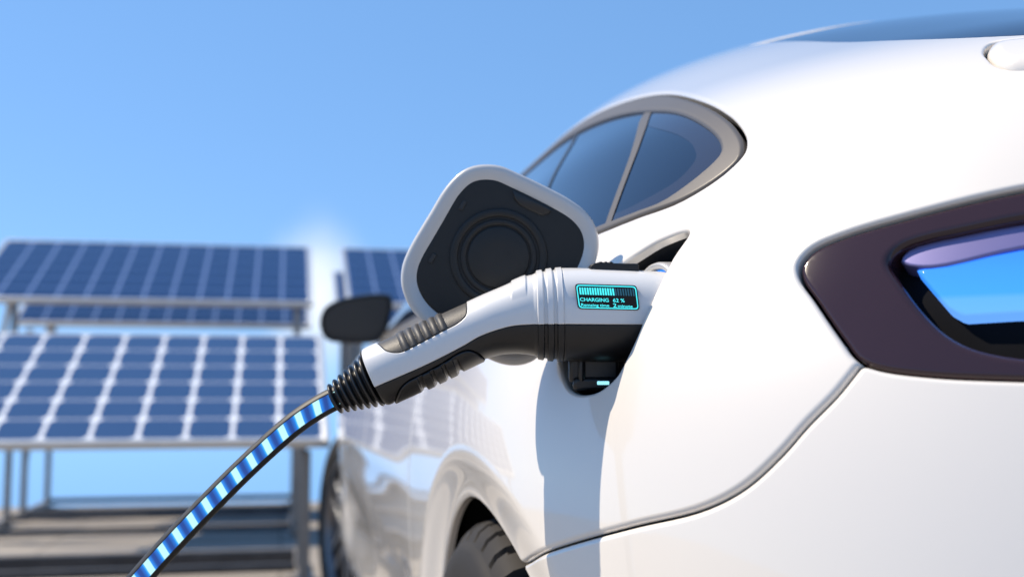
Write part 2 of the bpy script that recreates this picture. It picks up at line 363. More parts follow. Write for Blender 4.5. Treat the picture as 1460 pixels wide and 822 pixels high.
tin_uw = [(2.4735, .7200), (2.4765, .7285), (2.484, .7339), (2.506, .7402), (2.528, .7456), (2.60, .753), (2.68, .756), (2.73, .744), (2.74, .70), (2.72, .662), (2.66, .648), (2.58, .6465), (2.53, .6495), (2.511, .6565), (2.501, .6654), (2.492, .6791), (2.4805, .7022)]
tin_pl = crom(uw(tin_uw), 6)
seam_uw = [(2.466, .6447), (2.456, .6257), (2.443, .6066), (2.43, .5866), (2.412, .5652), (2.389, .549), (2.343, .5314), (2.281, .5076), (2.227, .4852), (2.17, .463)]
sm = crom(uw(seam_uw), 8, closed=False)
bump_pl = np.concatenate([[(3.2 * K_U, -.2), (3.2 * K_U, .655), (2.75 * K_U, .655), (2.56 * K_U, .66), (2.48 * K_U, .656)], sm, [(2.14 * K_U, .43), (2.14 * K_U, -.2)]])
rgl_uw = [(2.454, 1.212), (2.466, 1.1821), (2.482, 1.1175), (2.4955, 1.0180), (2.516, .962), (2.546, .9333), (2.60, .915), (2.75, .902), (3.0, .90), (3.3, .90), (3.3, 1.45), (3.0, 1.45), (2.75, 1.40), (2.62, 1.30), (2.546, 1.245), (2.49, 1.226)]
rgl_pl = np.array(uw(rgl_uw)); rgl_pl = np.concatenate([crom(rgl_pl[:9], 8, closed=False), rgl_pl[9:11], crom(np.concatenate([rgl_pl[11:], rgl_pl[:1]]), 6, closed=False)[:-1]])
pod_uw = crom(uw([(2.525, .908), (2.524, .896), (2.525, .8866), (2.53, .8794), (2.545, .877), (2.60, .872), (2.66, .868), (2.68, .878), (2.67, .892), (2.60, .908), (2.545, .922), (2.533, .922)]), 6)
F_pod = lambda q, f=sdf_poly(pod_uw): -f(chB(q))
F_podgap = lambda q: -F_pod(q) - .0012
winO = [(3.28, .962), (3.1, .95), (2.6, .944), (1.9, .941), (1.3, .9395), (1.0, .9405), (.9621, .9429), (.9050, .9490), (.8534, .956), (.8262, .9719), (.8205, .986), (.83, 1.0003), (.8649, 1.0244), (.926, 1.0536), (1.025, 1.0899), (1.1735, 1.1349), (1.30, 1.163), (1.45, 1.186), (1.65, 1.203), (1.9, 1.214), (2.2, 1.218), (2.5, 1.20), (2.78, 1.13), (3.06, 1.04), (3.24, .985)]
winI = [(3.2, .968), (3.05, .962), (2.6, .956), (1.9, .953), (1.3, .951), (1.0, .9515), (.9669, .9534), (.9183, .9573), (.8800, .963), (.856, .9813), (.8515, .9935), (.863, 1.0057), (.8895, 1.0218), (.9489, 1.0483), (1.0225, 1.0742), (1.1251, 1.1019), (1.2327, 1.126), (1.38, 1.150), (1.6, 1.172), (1.9, 1.186), (2.2, 1.191), (2.5, 1.173), (2.75, 1.105), (3.02, 1.02), (3.16, .982)]
bandI = [(.9760, .9640), (.9138, .9719), (.8880, .9833), (.8854, .9976), (.9059, 1.0145), (.9471, 1.0335), (1.0354, 1.0626), (1.13, 1.088), (1.2, 1.09), (1.1, 1.0)]
F_port, F_tail, F_tin, F_bump, F_rgl = [(lambda q, f=sdf_poly(pl): f(chB(q))) for pl in (port_pl, tail_pl, tin_pl, bump_pl, rgl_pl)]
F_winO, F_winI = [(lambda q, f=sdf_poly(crom(pl, 6)): f(chA(q))) for pl in (winO, winI)]
F_band = lambda q, f=sdf_poly(crom(bandI, 6)): f(chA(q))
AX_R, AX_F, WR, AZ = 1.125, 3.93, .34, .333
def F_arch(q): p = chA(q); return np.minimum(np.hypot(p[:, 0] - AX_R, p[:, 1] - AZ), np.hypot(p[:, 0] - AX_F, p[:, 1] - AZ) - .010) - .362
def boxf(y0, y1, z0, z1, r=.03):
    def f(q):
        p = chA(q); dx = np.abs(p[:, 0] - (y0 + y1) / 2) - (y1 - y0) / 2 + r; dz = np.abs(p[:, 1] - (z0 + z1) / 2) - (z1 - z0) / 2 + r
        d = np.hypot(np.maximum(dx, 0), np.maximum(dz, 0)) + np.minimum(np.maximum(dx, dz), 0) - r
        return np.where((q[:, 0] > .6) & (q[:, 0] < 2.6), d, 1.)
    return f
F_dr, F_df = boxf(1.586, 2.446, .30, .932), boxf(2.450, 3.36, .30, .932)
def sculpt(q):
    p = chA(q); d = F_arch(q)
    near = np.where((p[:, 1] < .8), 1, 0)
    o = -.019 * (1 - sstep(d / .058)) * near                                             # chamfered arch lip
    mid = sstep((p[:, 0] - 1.5) / .3) * sstep((3.5 - p[:, 0]) / .3)
    o = o * (.50 + .50 * sstep((p[:, 0] - .80) / .75))
    o = o - .020 * np.exp(-((p[:, 1] - .44) / .10) ** 2) * mid                             # hollow low in the doors
    o = o + .004 * np.exp(-((p[:, 1] - .68) / .03) ** 2) * mid                             # soft crease
    return o
def lin(*seg):
    out = []
    for a, b, n in seg: out.append(np.linspace(a, b, n, endpoint=False))
    return np.concatenate(out + [[seg[-1][1]]])
US = lin((0, 1, 40), (1, 2, 150), (2, 2.2, 50), (2.2, 2.62, 130), (2.62, 3, 40)); WS = lin((0, .42, 60), (.42, .80, 110), (.80, 1.25, 95), (1.25, WMAX, 50))
USc = lin((0, 1, 24), (1, 2, 60), (2, 3, 60)); WSc = lin((0, WMAX, 90))
def crop(a, lo, hi): return a[max(0, np.searchsorted(a, lo) - 2):np.searchsorted(a, hi) + 2]
E_R = (.0004, .0012, .0024, .004)
car = empty('electric_car', (XC, 2.5, 0))
tag(car, 'white electric car seen from low behind its rear corner, charging flap open, rounded side window', 'car')
def in_car(o): o.matrix_parent_inverse = Matrix.Translation((-XC, -2.5, 0)); return o
body_cuts = [(F_tail, .0035, .010), (F_winO, .003, .008), (F_rgl, .003, .006), (F_arch, .004, .007), (F_bump, .0048, .010), (F_podgap, .002, .006)]
left_cuts = [(F_port, .003, .006), (F_dr, .0009, .0006), (F_df, .0009, .0006)]
for side in (0, 1):
    mir = XC if side else None; us, ws = (USc, WSc) if side else (US, WS)
    cuts = body_cuts + ([] if side else left_cuts)
    def cut_all(pt, cs, skip=()):
        for f, r, lip in cs: pt.clip(f, .0, 1, lip)
        for f, r, lip in cs:
            if side == 0:
                for e in (.12, .4, 1.): pt.slice(f, r * e)
    def dsp(cs):
        return lambda q: sculpt(q) + sum(rnd(f(q), r) for f, r, _ in cs)
    pt = Patch(hull, us, ws); cut_all(pt, cuts)
    in_car(pt.build('body_shell' if side == 0 else 'body_shell', M['paint'], car, dsp(cuts), mir))
    # rear bumper, a separate moulding below the seam
    pt = Patch(hull, crop(us, 1.95, 3), crop(ws, 0, .70)); neg = lambda q: -F_bump(q) - .0015
    bc = [(neg, .0045, .012), (F_arch, .004, .007), (F_tail, .0035, .010)]
    cut_all(pt, bc); in_car(pt.build('rear_bumper', M['paint'], car, dsp(bc), mir))
    # tail light
    pt = Patch(hull, crop(us, 2.40, 2.85), crop(ws, .60, .80)); ins = lambda q: -F_tail(q) - .0018
    tc_ = [(ins, .004, .012), (F_tin, .006, .020)]
    cut_all(pt, tc_)
    tl = in_car(pt.build('tail_light', M['plum'], car, lambda q: -.0025 + rnd(-F_tail(q) - .0018, .004) + rnd(F_tin(q), .006), mir))
    def sub(name, fl, m, depth, us0=(2.40, 2.85), ws0=(.60, .80), lip=.006, r=.002):
        p2 = Patch(hull, crop(us, *us0), crop(ws, *ws0))
        p2.clip(fl, 0, 1, lip)
        for e in (.3, 1.): p2.slice(fl, r * e)
        o = p2.build(name, m, tl, lambda q: depth + rnd(fl(q), r), mir); return o
    sub('lamp_housing', lambda q: -F_tin(q) + .006, M['void'], -.024)
    bl = sdf_poly(np.array(uw([(2.4840, 0.7175), (2.5270, 0.7280), (2.5980, 0.7355), (2.6980, 0.7365), (2.6980, 0.6795), (2.5980, 0.6795), (2.5280, 0.6825), (2.5060, 0.6815), (2.5000, 0.6875)])))
    sub('light_guide', lambda q: -bl(chB(q)), M['blue'], -.012, lip=.010)
    rf = sdf_poly(crom(uw([(2.4770, 0.7235), (2.4800, 0.7325), (2.5060, 0.7420), (2.5280, 0.7465), (2.6000, 0.7550), (2.6800, 0.7560), (2.6800, 0.7380), (2.6000, 0.7360), (2.5290, 0.7285), (2.4900, 0.7175)]), 5))
    sub('reflector', lambda q: -rf(chB(q)), M['lav'], -.010, lip=.012)
    # rear window
    pt = Patch(hull, crop(us, 2.40, 3), crop(ws, .85, 1.5)); ins2 = lambda q: -F_rgl(q) - .0015
    pt.clip(ins2, 0, 1, .006); pt.slice(ins2, .001); pt.slice(ins2, .003)
    in_car(pt.build('rear_window', M['roofglass'], car, lambda q: -.0015 + rnd(ins2(q), .003), mir))
    # side window: satin frame, then three panes and the pillar strips between them
    pt = Patch(hull, crop(us, .5, 2.45), crop(ws, .74, 1.3)); lim = lambda q: (1 - .0) * (2.48 - q[:, 0])
    i3 = lambda q: -F_winO(q) - .0022
    pt.clip(i3, 0, 1, .010); pt.clip(F_winI, 0, 1, .012)
    for e in (.001, .003): pt.slice(i3, e)
    for e in (.001, .003): pt.slice(F_winI, e)
    fr = in_car(pt.build('window_frame', M['trim'], car, lambda q: -.0004 + rnd(i3(q), .003) + rnd(F_winI(q), .003), mir))
    def ahead(line):                                    # + in front of a traced pillar line
        ln = crom(line, 5, closed=False); d0, d1 = ln[0] - ln[3], ln[-1] - ln[-4]
        f = sdf_poly(np.concatenate([[(6, 3)], [ln[0] + 40 * d0 * [0, 1] + [0, .4]], ln, [ln[-1] + [0, -.5]], [(6, -1)]]), far=.6)
        return lambda q: -f(chA(q))
    PA = [(1.165, 1.122), (1.1321, 1.102), (1.0649, 1.0648), (1.0286, 1.0371), (1.0079, 1.0147), (.9917, .9935), (.9777, .9733), (.9648, .954), (.957, .940)]
    PB = [(1.53, 1.20), (1.4883, 1.1627), (1.4428, 1.1371), (1.4006, 1.1129), (1.3601, 1.0899), (1.3310, 1.0706), (1.305, 1.050), (1.275, 1.02), (1.245, .985), (1.22, .940)]
    def pane(cl, name='side_window'):
        p2 = Patch(hull, crop(us, .5, 2.45), crop(ws, .74, 1.3)); i4 = lambda q: -F_winI(q) + .006
        p2.clip(i4)
        for c in cl: p2.clip(c)
        return in_car(p2.build(name, M['glass'], car, lambda q: np.full(len(q), -.0045), mir))
    fA, fB = ahead(PA), ahead(PB)
    qp = pane([lambda q: -fA(q)]); pane([fA, lambda q: -fB(q)]); pane([fB])
    for (pp, wd, mm) in ((fA, .0044, M['trim']), (fB, .0040, M['black'])):
        p2 = Patch(hull, crop(us, .5, 2.45), crop(ws, .74, 1.3)); st = lambda q, pp=pp, wd=wd: wd - np.abs(pp(q)); i5 = lambda q: -F_winI(q) + .004
        p2.clip(lambda q, pp=pp, wd=wd: pp(q) + wd); p2.clip(lambda q, pp=pp, wd=wd: wd - pp(q)); p2.clip(i5)
        in_car(p2.build('window_pillar', mm, car, lambda q: np.full(len(q), -.0036), mir))
    p2 = Patch(hull, crop(us, 1.9, 2.45), crop(ws, .76, 1.2)); i6 = lambda q: -F_winI(q) + .002
    p2.clip(i6); p2.clip(F_band, 0, 1, .0005); p2.clip(lambda q: -fA(q) - .006)
    o = p2.build('glass_band', M['pane_band'], qp, lambda q: np.full(len(q), -.0040), mir)  # slightly lighter band just inside the edge of the quarter pane
    if side: break
    # doors on the near side
    for f in (F_dr, F_df):
        p2 = Patch(hull, crop(us, .5, 2.3), crop(ws, .05, .85)); nf = lambda q, f=f: -f(q) - .0035
        p2.clip(nf, 0, 1, .0006)
        for e in (.0003, .0009): p2.slice(nf, e)
        in_car(p2.build('door', M['paint'], car, lambda q, nf=nf: sculpt(q) + rnd(nf(q), .0009), mir))

# dark seal behind every panel gap (follows the hull a little inside), floor pan and wheel housings
def inner_shell():
    us, ws = USc, lin((0, .86, 60))
    for mir in (None, XC):
        pt = Patch(hull, us, ws); f = lambda q: F_arch(q) - .01
        pt.clip(f); 
        if mir is None: pt.clip(lambda q: F_port(q) - .0)
        pt.clip(lambda q: F_tail(q))
        in_car(pt.build('inner_panel', M['void'], car, lambda q: np.full(len(q), -.034), mir))
inner_shell()
b = bmesh.new(); add_box(b, (0, 0, .215), (1.62, 3.9, .03)); fl = bm_obj('floor_pan', b, M['void'], car)
for ay in (AX_R, AX_F):
    for sx in (-1, 1):
        b = bmesh.new(); ring = []
        x0, x1 = (.215, .50) if sx < 0 else (2 * XC - .215, 2 * XC - .50)
        for k in range(33):
            a = rad(-20 + 220 * k / 32); ring.append((b.verts.new((x0 - XC, ay + math.cos(a) * .385 - 2.5, AZ + math.sin(a) * .385)), b.verts.new((x1 - XC, ay + math.cos(a) * .385 - 2.5, AZ + math.sin(a) * .385))))
        for k in range(32): b.faces.new((ring[k][0], ring[k + 1][0], ring[k + 1][1], ring[k][1]))
        b.faces.new([r[1] for r in ring]); bm_obj('wheel_housing', b, M['void'], car, smooth=True)

# wheels: lathed tyre with tread blocks, five-spoke rim; axle along local x
def make_wheel(loc, rz=0, flip=1):
    wh = empty('wheel', loc); wh.parent = car; wh.location = (loc[0] - XC, loc[1] - 2.5, loc[2]); wh.rotation_euler = (0, 0, rz)
    prof = [(-.098, .235), (-.106, .252), (-.112, .272), (-.113, .292), (-.110, .306), (-.1065, .3125), (-.1045, .3135), (-.1025, .3165), (-.097, .3265), (-.088, .3335), (-.074, .338), (-.050, .340), (-.046, .340), (-.044, .333), (-.040, .333), (-.038, .340), (-.006, .340), (-.004, .333), (.004, .333), (.006, .340), (.038, .340), (.040, .333), (.044, .333), (.046, .340), (.074, .338), (.088, .3335), (.097, .3265), (.105, .312), (.113, .285), (.106, .252), (.098, .235)]
    nb, sub_ = 46, 8; n = nb * sub_; V, Fc = [], []
    for i in range(n):
        for (x, r) in prof:
            ph = (i + (2.2 if x < 0 else 0) + abs(x) * 26) % sub_
            rr = r - (.012 if (r > .3185 and abs(x) > .05 and ph < 1.4) else 0)
            a = 2 * math.pi * i / n; V.append((x * flip, math.cos(a) * rr, math.sin(a) * rr))
    k = len(prof)
    for i in range(n):
        j = (i + 1) % n
        for c in range(k - 1): Fc.append((i * k + c, i * k + c + 1, j * k + c + 1, j * k + c))
    o = mesh_obj('tyre', V, Fc if flip < 0 else [f[::-1] for f in Fc], M['tyre'], wh); o.data.set_sharp_from_angle(angle=rad(38))
    b = bmesh.new(); rp = [(-.100, .238), (-.104, .232), (-.098, .222), (-.07, .215), (.09, .21), (.098, .236)]; R_ = []
    for i in range(96):
        a = 2 * math.pi * i / 96; R_.append([b.verts.new((x * flip, math.cos(a) * r, math.sin(a) * r)) for x, r in rp])
    for i in range(96):
        for c in range(len(rp) - 1): b.faces.new((R_[i][c], R_[i][c + 1], R_[(i + 1) % 96][c + 1], R_[(i + 1) % 96][c]))
    for s5 in range(5):
        mt = Matrix.Rotation(rad(72 * s5 + 18), 4, 'X')
        for dy in (-.022, .022): add_box(b, (-.078 * flip, dy * 1.2, .125), (.022, .024, .20), mt @ Matrix.Rotation(-dy * 3, 4, 'X'))
    r = bmesh.ops.create_cone(b, cap_ends=True, segments=32, radius1=.05, radius2=.042, depth=.05)
    for v in r['verts']: v.co = Vector((-(v.co.z + .07) * flip, v.co.x, v.co.y))
    bm_obj('rim', b, M['rim'], wh, bevel=.002)
    b = bmesh.new(); r = bmesh.ops.create_cone(b, cap_ends=True, segments=40, radius1=.15, radius2=.15, depth=.02)
    for v in r['verts']: v.co = Vector((v.co.z - .02 * flip, v.co.x, v.co.y))
    bm_obj('brake_disc', b, M['steel'], wh, smooth=True)
    return wh
make_wheel((.292, AX_R, WR - .005)); make_wheel((.30, AX_F, WR - .005), rad(11))
make_wheel((2 * XC - .292, AX_R, WR - .005), 0, -1); make_wheel((2 * XC - .30, AX_F, WR - .005), rad(11), -1)

# ------------------------------------------------------------------ oriented frames facing the camera position (upright parts set square to the view)
def frame_at(depth):
    o = CC + FW * depth
    return Matrix(((RT[0], UP[0], -FW[0], o[0]), (RT[1], UP[1], -FW[1], o[1]), (RT[2], UP[2], -FW[2], o[2]), (0, 0, 0, 1)))
def lp(px, py, depth, dz=0.): k = (depth - dz) / FPX; return ((px - 730) * k, (411 - py) * k, dz)

# door mirror
def loft_shell(name, pts, depth, prof, m, parent, world_m, dome=None):
    """outline pts (local x,y) swept through (inset, z) rows, capped at both ends"""
    c = pts.mean(0); n = len(pts); V, Fc = [], []
    tg = np.roll(pts, -1, 0) - np.roll(pts, 1, 0); nn = np.stack([tg[:, 1], -tg[:, 0]], 1); nn /= np.linalg.norm(nn, axis=1)[:, None]
    if ((pts - c) * nn).sum() < 0: nn = -nn
    for ins, z in prof:
        for p, q in zip(pts, nn):
            pp = p - q * ins if ins < .02 else c + (p - c) * max(0, 1 - ins / np.linalg.norm(pts - c, axis=1).mean())
            V.append((pp[0], pp[1], z))
    rows = len(prof)
    for r in range(rows - 1):
        for i in range(n): j = (i + 1) % n; Fc.append((r * n + i, r * n + j, (r + 1) * n + j, (r + 1) * n + i))
    Fc.append(tuple(range(n))[::-1]); Fc.append(tuple(range((rows - 1) * n, rows * n)))
    A = sum(pts[i][0] * pts[(i + 1) % n][1] - pts[(i + 1) % n][0] * pts[i][1] for i in range(n))
    if (A > 0) != (prof[-1][1] > prof[0][1]): Fc = [f[::-1] for f in Fc]
    o = mesh_obj(name, V, Fc, m); o.data.set_sharp_from_angle(angle=rad(40))
    o.parent = parent; o.matrix_parent_inverse = parent.matrix_world.inverted() if parent.matrix_world != Matrix() else Matrix.Identity(4)
    o.matrix_basis = world_m
    return o
def set_world(o, parent, wm):
    """parent o and place it by a world matrix without an update of the dependency graph"""
    o.parent = parent; pm = Matrix.Identity(4); chain = []
    p = parent
    while p: chain.append(p); p = p.parent
    for p in reversed(chain): pm = pm @ p.matrix_parent_inverse @ p.matrix_basis
    o.matrix_parent_inverse = pm.inverted(); o.matrix_basis = wm; return o
def plate(name, pts, prof, m, parent, wm):
    o = loft_shell(name, pts, 0, prof, m, car, Matrix()); return set_world(o, parent, wm)
MD = 2.95
mo = crom([lp(*p, MD)[:2] for p in [(456, 462), (462, 440), (480, 428), (510, 421), (540, 418), (557, 421), (560, 432), (556, 455), (551, 474), (541, 486), (520, 490), (490, 489), (465, 483)]], 6)
mw = frame_at(MD)
mirror = plate('side_mirror', mo, [(.05, -.085), (.028, -.08), (.012, -.055), (.004, -.025), (0, 0), (.002, .006), (.006, .007), (.009, .001)], M['black'], car, mw)
mg = crom([lp(*p, MD)[:2] for p in [(462, 460), (468, 443), (484, 432), (512, 426), (540, 423), (551, 426), (553, 435), (550, 452), (545, 466), (535, 475), (515, 478), (488, 477), (468, 472)]], 6)
plate('mirror_glass', mg, [(0, -.004), (0, .003)], mat('mirror_glass_dark', (.02, .021, .023), .3, noise=.03), mirror, mw)
b = bmesh.new(); add_box(b, (.14 - .0, -.045, -.03), (.14, .03, .045)); arm = bm_obj('mirror_arm', b, M['black'], bevel=.008); set_world(arm, mirror, mw)

# rounded hatch release pod on the tail, beside the rear window
pt = Patch(hull, crop(US, 2.48, 2.72), crop(WS, .84, .95)); pt.clip(F_pod, 0, 1, .012)
for e in (.0006, .002, .004, .007, .012): pt.slice(F_pod, e)
in_car(pt.build('hatch_handle', M['paint'], car, lambda q: .004 + np.where(F_pod(q) < .012, .012 * (np.sqrt(np.maximum(1 - (1 - np.clip(F_pod(q) / .012, 0, 1)) ** 2, 0)) - 1), 0)))

# ------------------------------------------------------------------ charging port and its flap
def hull_n(q, e=2e-4):
    du = hull(q[:, 0] + e, q[:, 1]) - hull(q[:, 0] - e, q[:, 1]); dw = hull(q[:, 0], q[:, 1] + e) - hull(q[:, 0], q[:, 1] - e)
    n = np.cross(du, dw); return n / np.linalg.norm(n, axis=1)[:, None]
pq = port_pl / [K_U, 1]; pc = pq.mean(0); V, Fc = [], []; rows = [(1.015, .006), (1.03, .02), (1.02, .045), (.97, .062), (.90, .068)]
nP = hull_n(pc[None])[0]
for sc_, dp in rows:
    qq = pc + (pq - pc) * sc_; V += list(hull(qq[:, 0], qq[:, 1]) - (hull_n(qq) * .5 + nP * .5) * dp)
n = len(pq)
for r in range(len(rows) - 1):
    for i in range(n): j = (i + 1) % n; Fc.append((r * n + i, r * n + j, (r + 1) * n + j, (r + 1) * n + i))
Fc.append(tuple(range((len(rows) - 1) * n, len(rows) * n)))
port = in_car(mesh_obj('charge_port', V, Fc, M['black'], car)); port.data.set_sharp_from_angle(angle=rad(40))
GD = .8955                                              # depth of the connector's middle plane
GM = frame_at(GD)
def tube(rows_, n=48, axis0=(0, 0, 0), d=(1, 0, 0), up=(0, 0, 1)):
    d = Vector(d).normalized(); a = Vector(up).cross(d).normalized(); c = d.cross(a); V, Fc = [], []
    for t, r in rows_:
        for i in range(n):
            th = 2 * math.pi * i / n; V.append(Vector(axis0) + d * t + (a * math.cos(th) + c * math.sin(th)) * r)
    for k in range(len(rows_) - 1):
        for i in range(n): j = (i + 1) % n; Fc.append((k * n + i, k * n + j, (k + 1) * n + j, (k + 1) * n + i))
    return V, Fc
sock_c = lp(935, 449, GD); sdir = (.93, .0, -.37)
V, Fc = tube([(.06, .0425), (.004, .0425), (.001, .0415), (0, .040), (.001, .0375), (.004, .0365), (.06, .0365)], 64, sock_c, sdir)
sk = mesh_obj('socket_collar', V, Fc, M['silver']); set_world(sk, port, GM)
V, Fc = tube([(.006, .0362), (.03, .0358), (.03, .03)], 64, sock_c, sdir)
set_world(mesh_obj('socket_light', V, Fc, M['portblue']), port, GM)
def at_(px, py, dz): return lp(px, py, GD, dz)
b = bmesh.new(); add_box(b, at_(846, 521, -.006), (.040, .026, .02)); add_box(b, at_(829, 521, .002), (.006, .026, .012)); set_world(bm_obj('socket_bracket', b, M['boot'], bevel=.004), port, GM)
b = bmesh.new(); add_box(b, at_(852, 546, -.001), (.040, .011, .016)); tray = bm_obj('lamp_housing', b, M['boot'], bevel=.003); set_world(tray, port, GM)
b = bmesh.new(); add_box(b, at_(860, 545.5, .0074), (.0095, .0028, .002)); set_world(bm_obj('port_lamp', b, M['lamp'], bevel=.0005), tray, GM)
FD = .9435; FM = frame_at(FD)
fo = crom([lp(*p, FD)[:2] for p in [(686.6, 235), (712, 236.5), (737, 246.5), (781, 267.5), (813, 285), (835, 302), (848, 321), (853.7, 343), (852.5, 362), (845, 385), (828, 415), (800, 463), (778, 497), (760, 514), (740, 520.5), (718, 519), (696, 511), (650, 488), (618, 470), (600, 456), (585, 438), (576, 419), (572, 401), (574, 378), (584, 353), (614, 302), (633, 270.6), (651, 250), (667, 239.6)]], 5)
fi = crom([lp(*p, FD)[:2] for p in [(682, 257.5), (706, 258.5), (733, 271), (786, 298), (811, 312), (828, 330), (834.7, 350), (831, 371), (818, 398), (795, 438), (770, 478), (752, 496), (735, 502), (712, 498), (680, 479), (646, 457), (628, 446), (611, 431), (599.5, 412), (596, 394), (600, 376), (622, 337), (646, 293), (655, 277), (667, 264)]], 5)
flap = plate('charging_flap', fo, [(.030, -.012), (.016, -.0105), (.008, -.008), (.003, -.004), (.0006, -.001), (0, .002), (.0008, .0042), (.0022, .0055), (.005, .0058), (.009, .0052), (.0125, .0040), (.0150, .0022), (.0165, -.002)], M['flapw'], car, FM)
fcx, fcy = lp(711, 367, FD)[:2]
liner = plate('flap_liner', fi, [(-.002, -.003), (-.002, .0022), (-.0012, .0034), (0, .0038), (.0015, .0039)], M['flapin'], flap, FM)
kf = FD / FPX
V, Fc = tube([(.0034, 70 * kf), (.0058, 69 * kf), (.0064, 67.5 * kf), (.0064, 60 * kf), (.0058, 58.5 * kf), (.0030, 57.5 * kf), (.0030, 55 * kf), (.0052, 54 * kf), (.0056, 53 * kf), (.0056, 47.5 * kf), (.0052, 46.5 * kf), (.0040, 46 * kf), (.0040, 44.5 * kf), (.0054, 43.5 * kf), (.0058, 42 * kf), (.0060, 20 * kf), (.0060, .0002)], 96, (fcx, fcy, 0), (0, 0, 1), (0, 1, 0))
o = mesh_obj('sealing_ring', V, Fc, M['flapin']); o.data.set_sharp_from_angle(angle=rad(50)); set_world(o, liner, FM)
for (cx, cy) in ((660, 293), (617, 368)):
    x, y, _ = lp(cx, cy, FD); b = bmesh.new(); add_box(b, (0, 0, .0040), (.0036, .0085, .0022), Matrix.Translation((x, y, 0)) @ Matrix.Rotation(rad(-29), 4, 'Z')); set_world(bm_obj('flap_catch', b, M['black'], bevel=.0005), liner, FM)
nt_ = np.array([lp(*p, FD)[:2] for p in [(732, 272), (786, 299), (783, 305), (772, 307.5), (741, 293), (733, 284)]])
o = plate('flap_latch', nt_, [(0, .003), (0, .0050), (.0006, .0056), (.0012, .0058)], M['black'], liner, FM)
b = bmesh.new(); hx, hy, _ = lp(826, 428, FD)
add_box(b, (hx, hy, -.012), (.03, .022, .012)); set_world(bm_obj('flap_hinge', b, M['black'], bevel=.003), flap, FM)

# ------------------------------------------------------------------ the charging connector
gun = empty('charging_connector'); gun.matrix_basis = GM
tag(gun, 'white and black connector with lit display plugged into the car, on a blue glowing cable', 'charging plug')
ST = [((985, 393), (975, 508)), ((930, 388.5), (925, 512)), ((880, 386), (878, 514)), ((840, 384.5), (838, 514)), ((803, 384), (803, 513)), ((780, 386), (780, 511.5)), ((757, 390.5), (759, 508)), ((740, 396), (742, 506)), ((715, 407), (721, 506.5)), ((690, 417.5), (702, 510)), ((668, 427.5), (685, 517)), ((640, 440), (660, 529)), ((600, 458.5), (625, 546)), ((565, 474.5), (594, 561)), ((540, 485.5), (572, 571)), ((523, 493), (558, 577.5)), ((514, 498.5), (550.5, 577))]
STT = np.array([[*a, *c] for a, c in ST], float); sx = np.arange(len(ST)); GS = [ncs(sx, STT[:, i]) for i in range(4)]
HT = ncs(sx, [.037, .038, .039, .039, .039, .0386, .038, .0374, .0366, .0360, .0354, .035, .0345, .0335, .0325, .031, .029])
SPLIT = [(1010, 462.4), (912, 462.4), (799.5, 461.7), (759, 462.5), (732, 464.5), (708, 470.5), (683, 480), (659, 494), (610, 519), (540, 549.5), (490, 572)]
def gun_raw(s_, th):
    """local point; th = 0 at the top, pi/2 facing the viewer, pi at the bottom, 3pi/2 the far side"""
    tx, ty, bx, by = [f(s_) for f in GS]; h = HT(s_); n = 2.5
    c, sn = np.cos(th), np.sin(th); r = (np.abs(c) ** n + np.abs(sn) ** n) ** (-1 / n)
    t = (1 - r * c) / 2; px = tx + (bx - tx) * t; py = ty + (by - ty) * t; z = h * r * sn
    return px, py, z
def gpx(q):                                            # where a point of the near half shows, mirrored for the far half
    px, py, z = gun_raw(q[:, 0], q[:, 1]); k = GD / (GD - np.abs(z)); return np.stack([730 + (px - 730) * k, 411 + (py - 411) * k], 1)
def gun_pos(s_, th):
    px, py, z = gun_raw(s_, th); k = GD / FPX
    return np.stack([(px - 730) * k, (411 - py) * k, z], -1)
spl = crom(SPLIT, 10, closed=False)
F_top = lambda q, f=sdf_poly(np.concatenate([spl, [(480, 300), (1010, 300)]]), far=80): -f(gpx(q)) * GD / FPX       # + in the white half
GRIPT = crom([(534, 483), (541, 491), (549, 498.5), (560, 502), (572, 501.5), (600, 488), (630, 472), (654, 459), (664, 448), (665, 435), (662, 424), (640, 425), (600, 440), (560, 460), (540, 474)], 6)
F_grip = lambda q, f=sdf_poly(GRIPT, far=80): f(gpx(q)) * GD / FPX
LOWI = crom([(562, 590), (565, 570), (571, 555), (582, 544), (600, 535), (630, 519), (656, 503), (668, 500), (680, 504), (691, 513), (700, 530), (640, 570), (590, 595)], 6)
F_low = lambda q, f=sdf_poly(LOWI, far=80): f(gpx(q)) * GD / FPX
def rings(q):
    px = gun_raw(q[:, 0], q[:, 1]); x = px[0] + (px[1] - 440) * -.02
    o = np.zeros(len(q))
    for c in (769.5, 783, 796.5): o = o + .0019 * sstep((5.0 - np.abs(x - c)) / 1.6)
    o = o + .0012 * sstep((x - 799) / 4) - .0006 * sstep((764 - x) / 5)
    o = o + .0012 * sstep((12 - np.abs(x - 740)) / 3) * sstep((np.cos(q[:, 1]) - .45) / .25)
    return o
def endcap(q): return -.003 * sstep((q[:, 0] - 15.4) / .6) ** 2
GU = lin((0, 3.8, 30), (3.8, 7.6, 150), (7.6, 16, 130)); GW = np.linspace(0, 2 * math.pi, 161)
def gun_part(name, keep, m, dfun, parent=gun, cutr=.0010, us=GU, flip=False, lip=.004):
    p2 = Patch(gun_pos, us, GW)
    for f in keep: p2.clip(f, 0, 1, lip)
    for f in keep:
        for e in (.15, .45, 1.): p2.slice(f, cutr * e)
    o = p2.build(name, m, parent, lambda q: dfun(q) + sum(rnd(f(q), cutr) for f in keep))
    return o
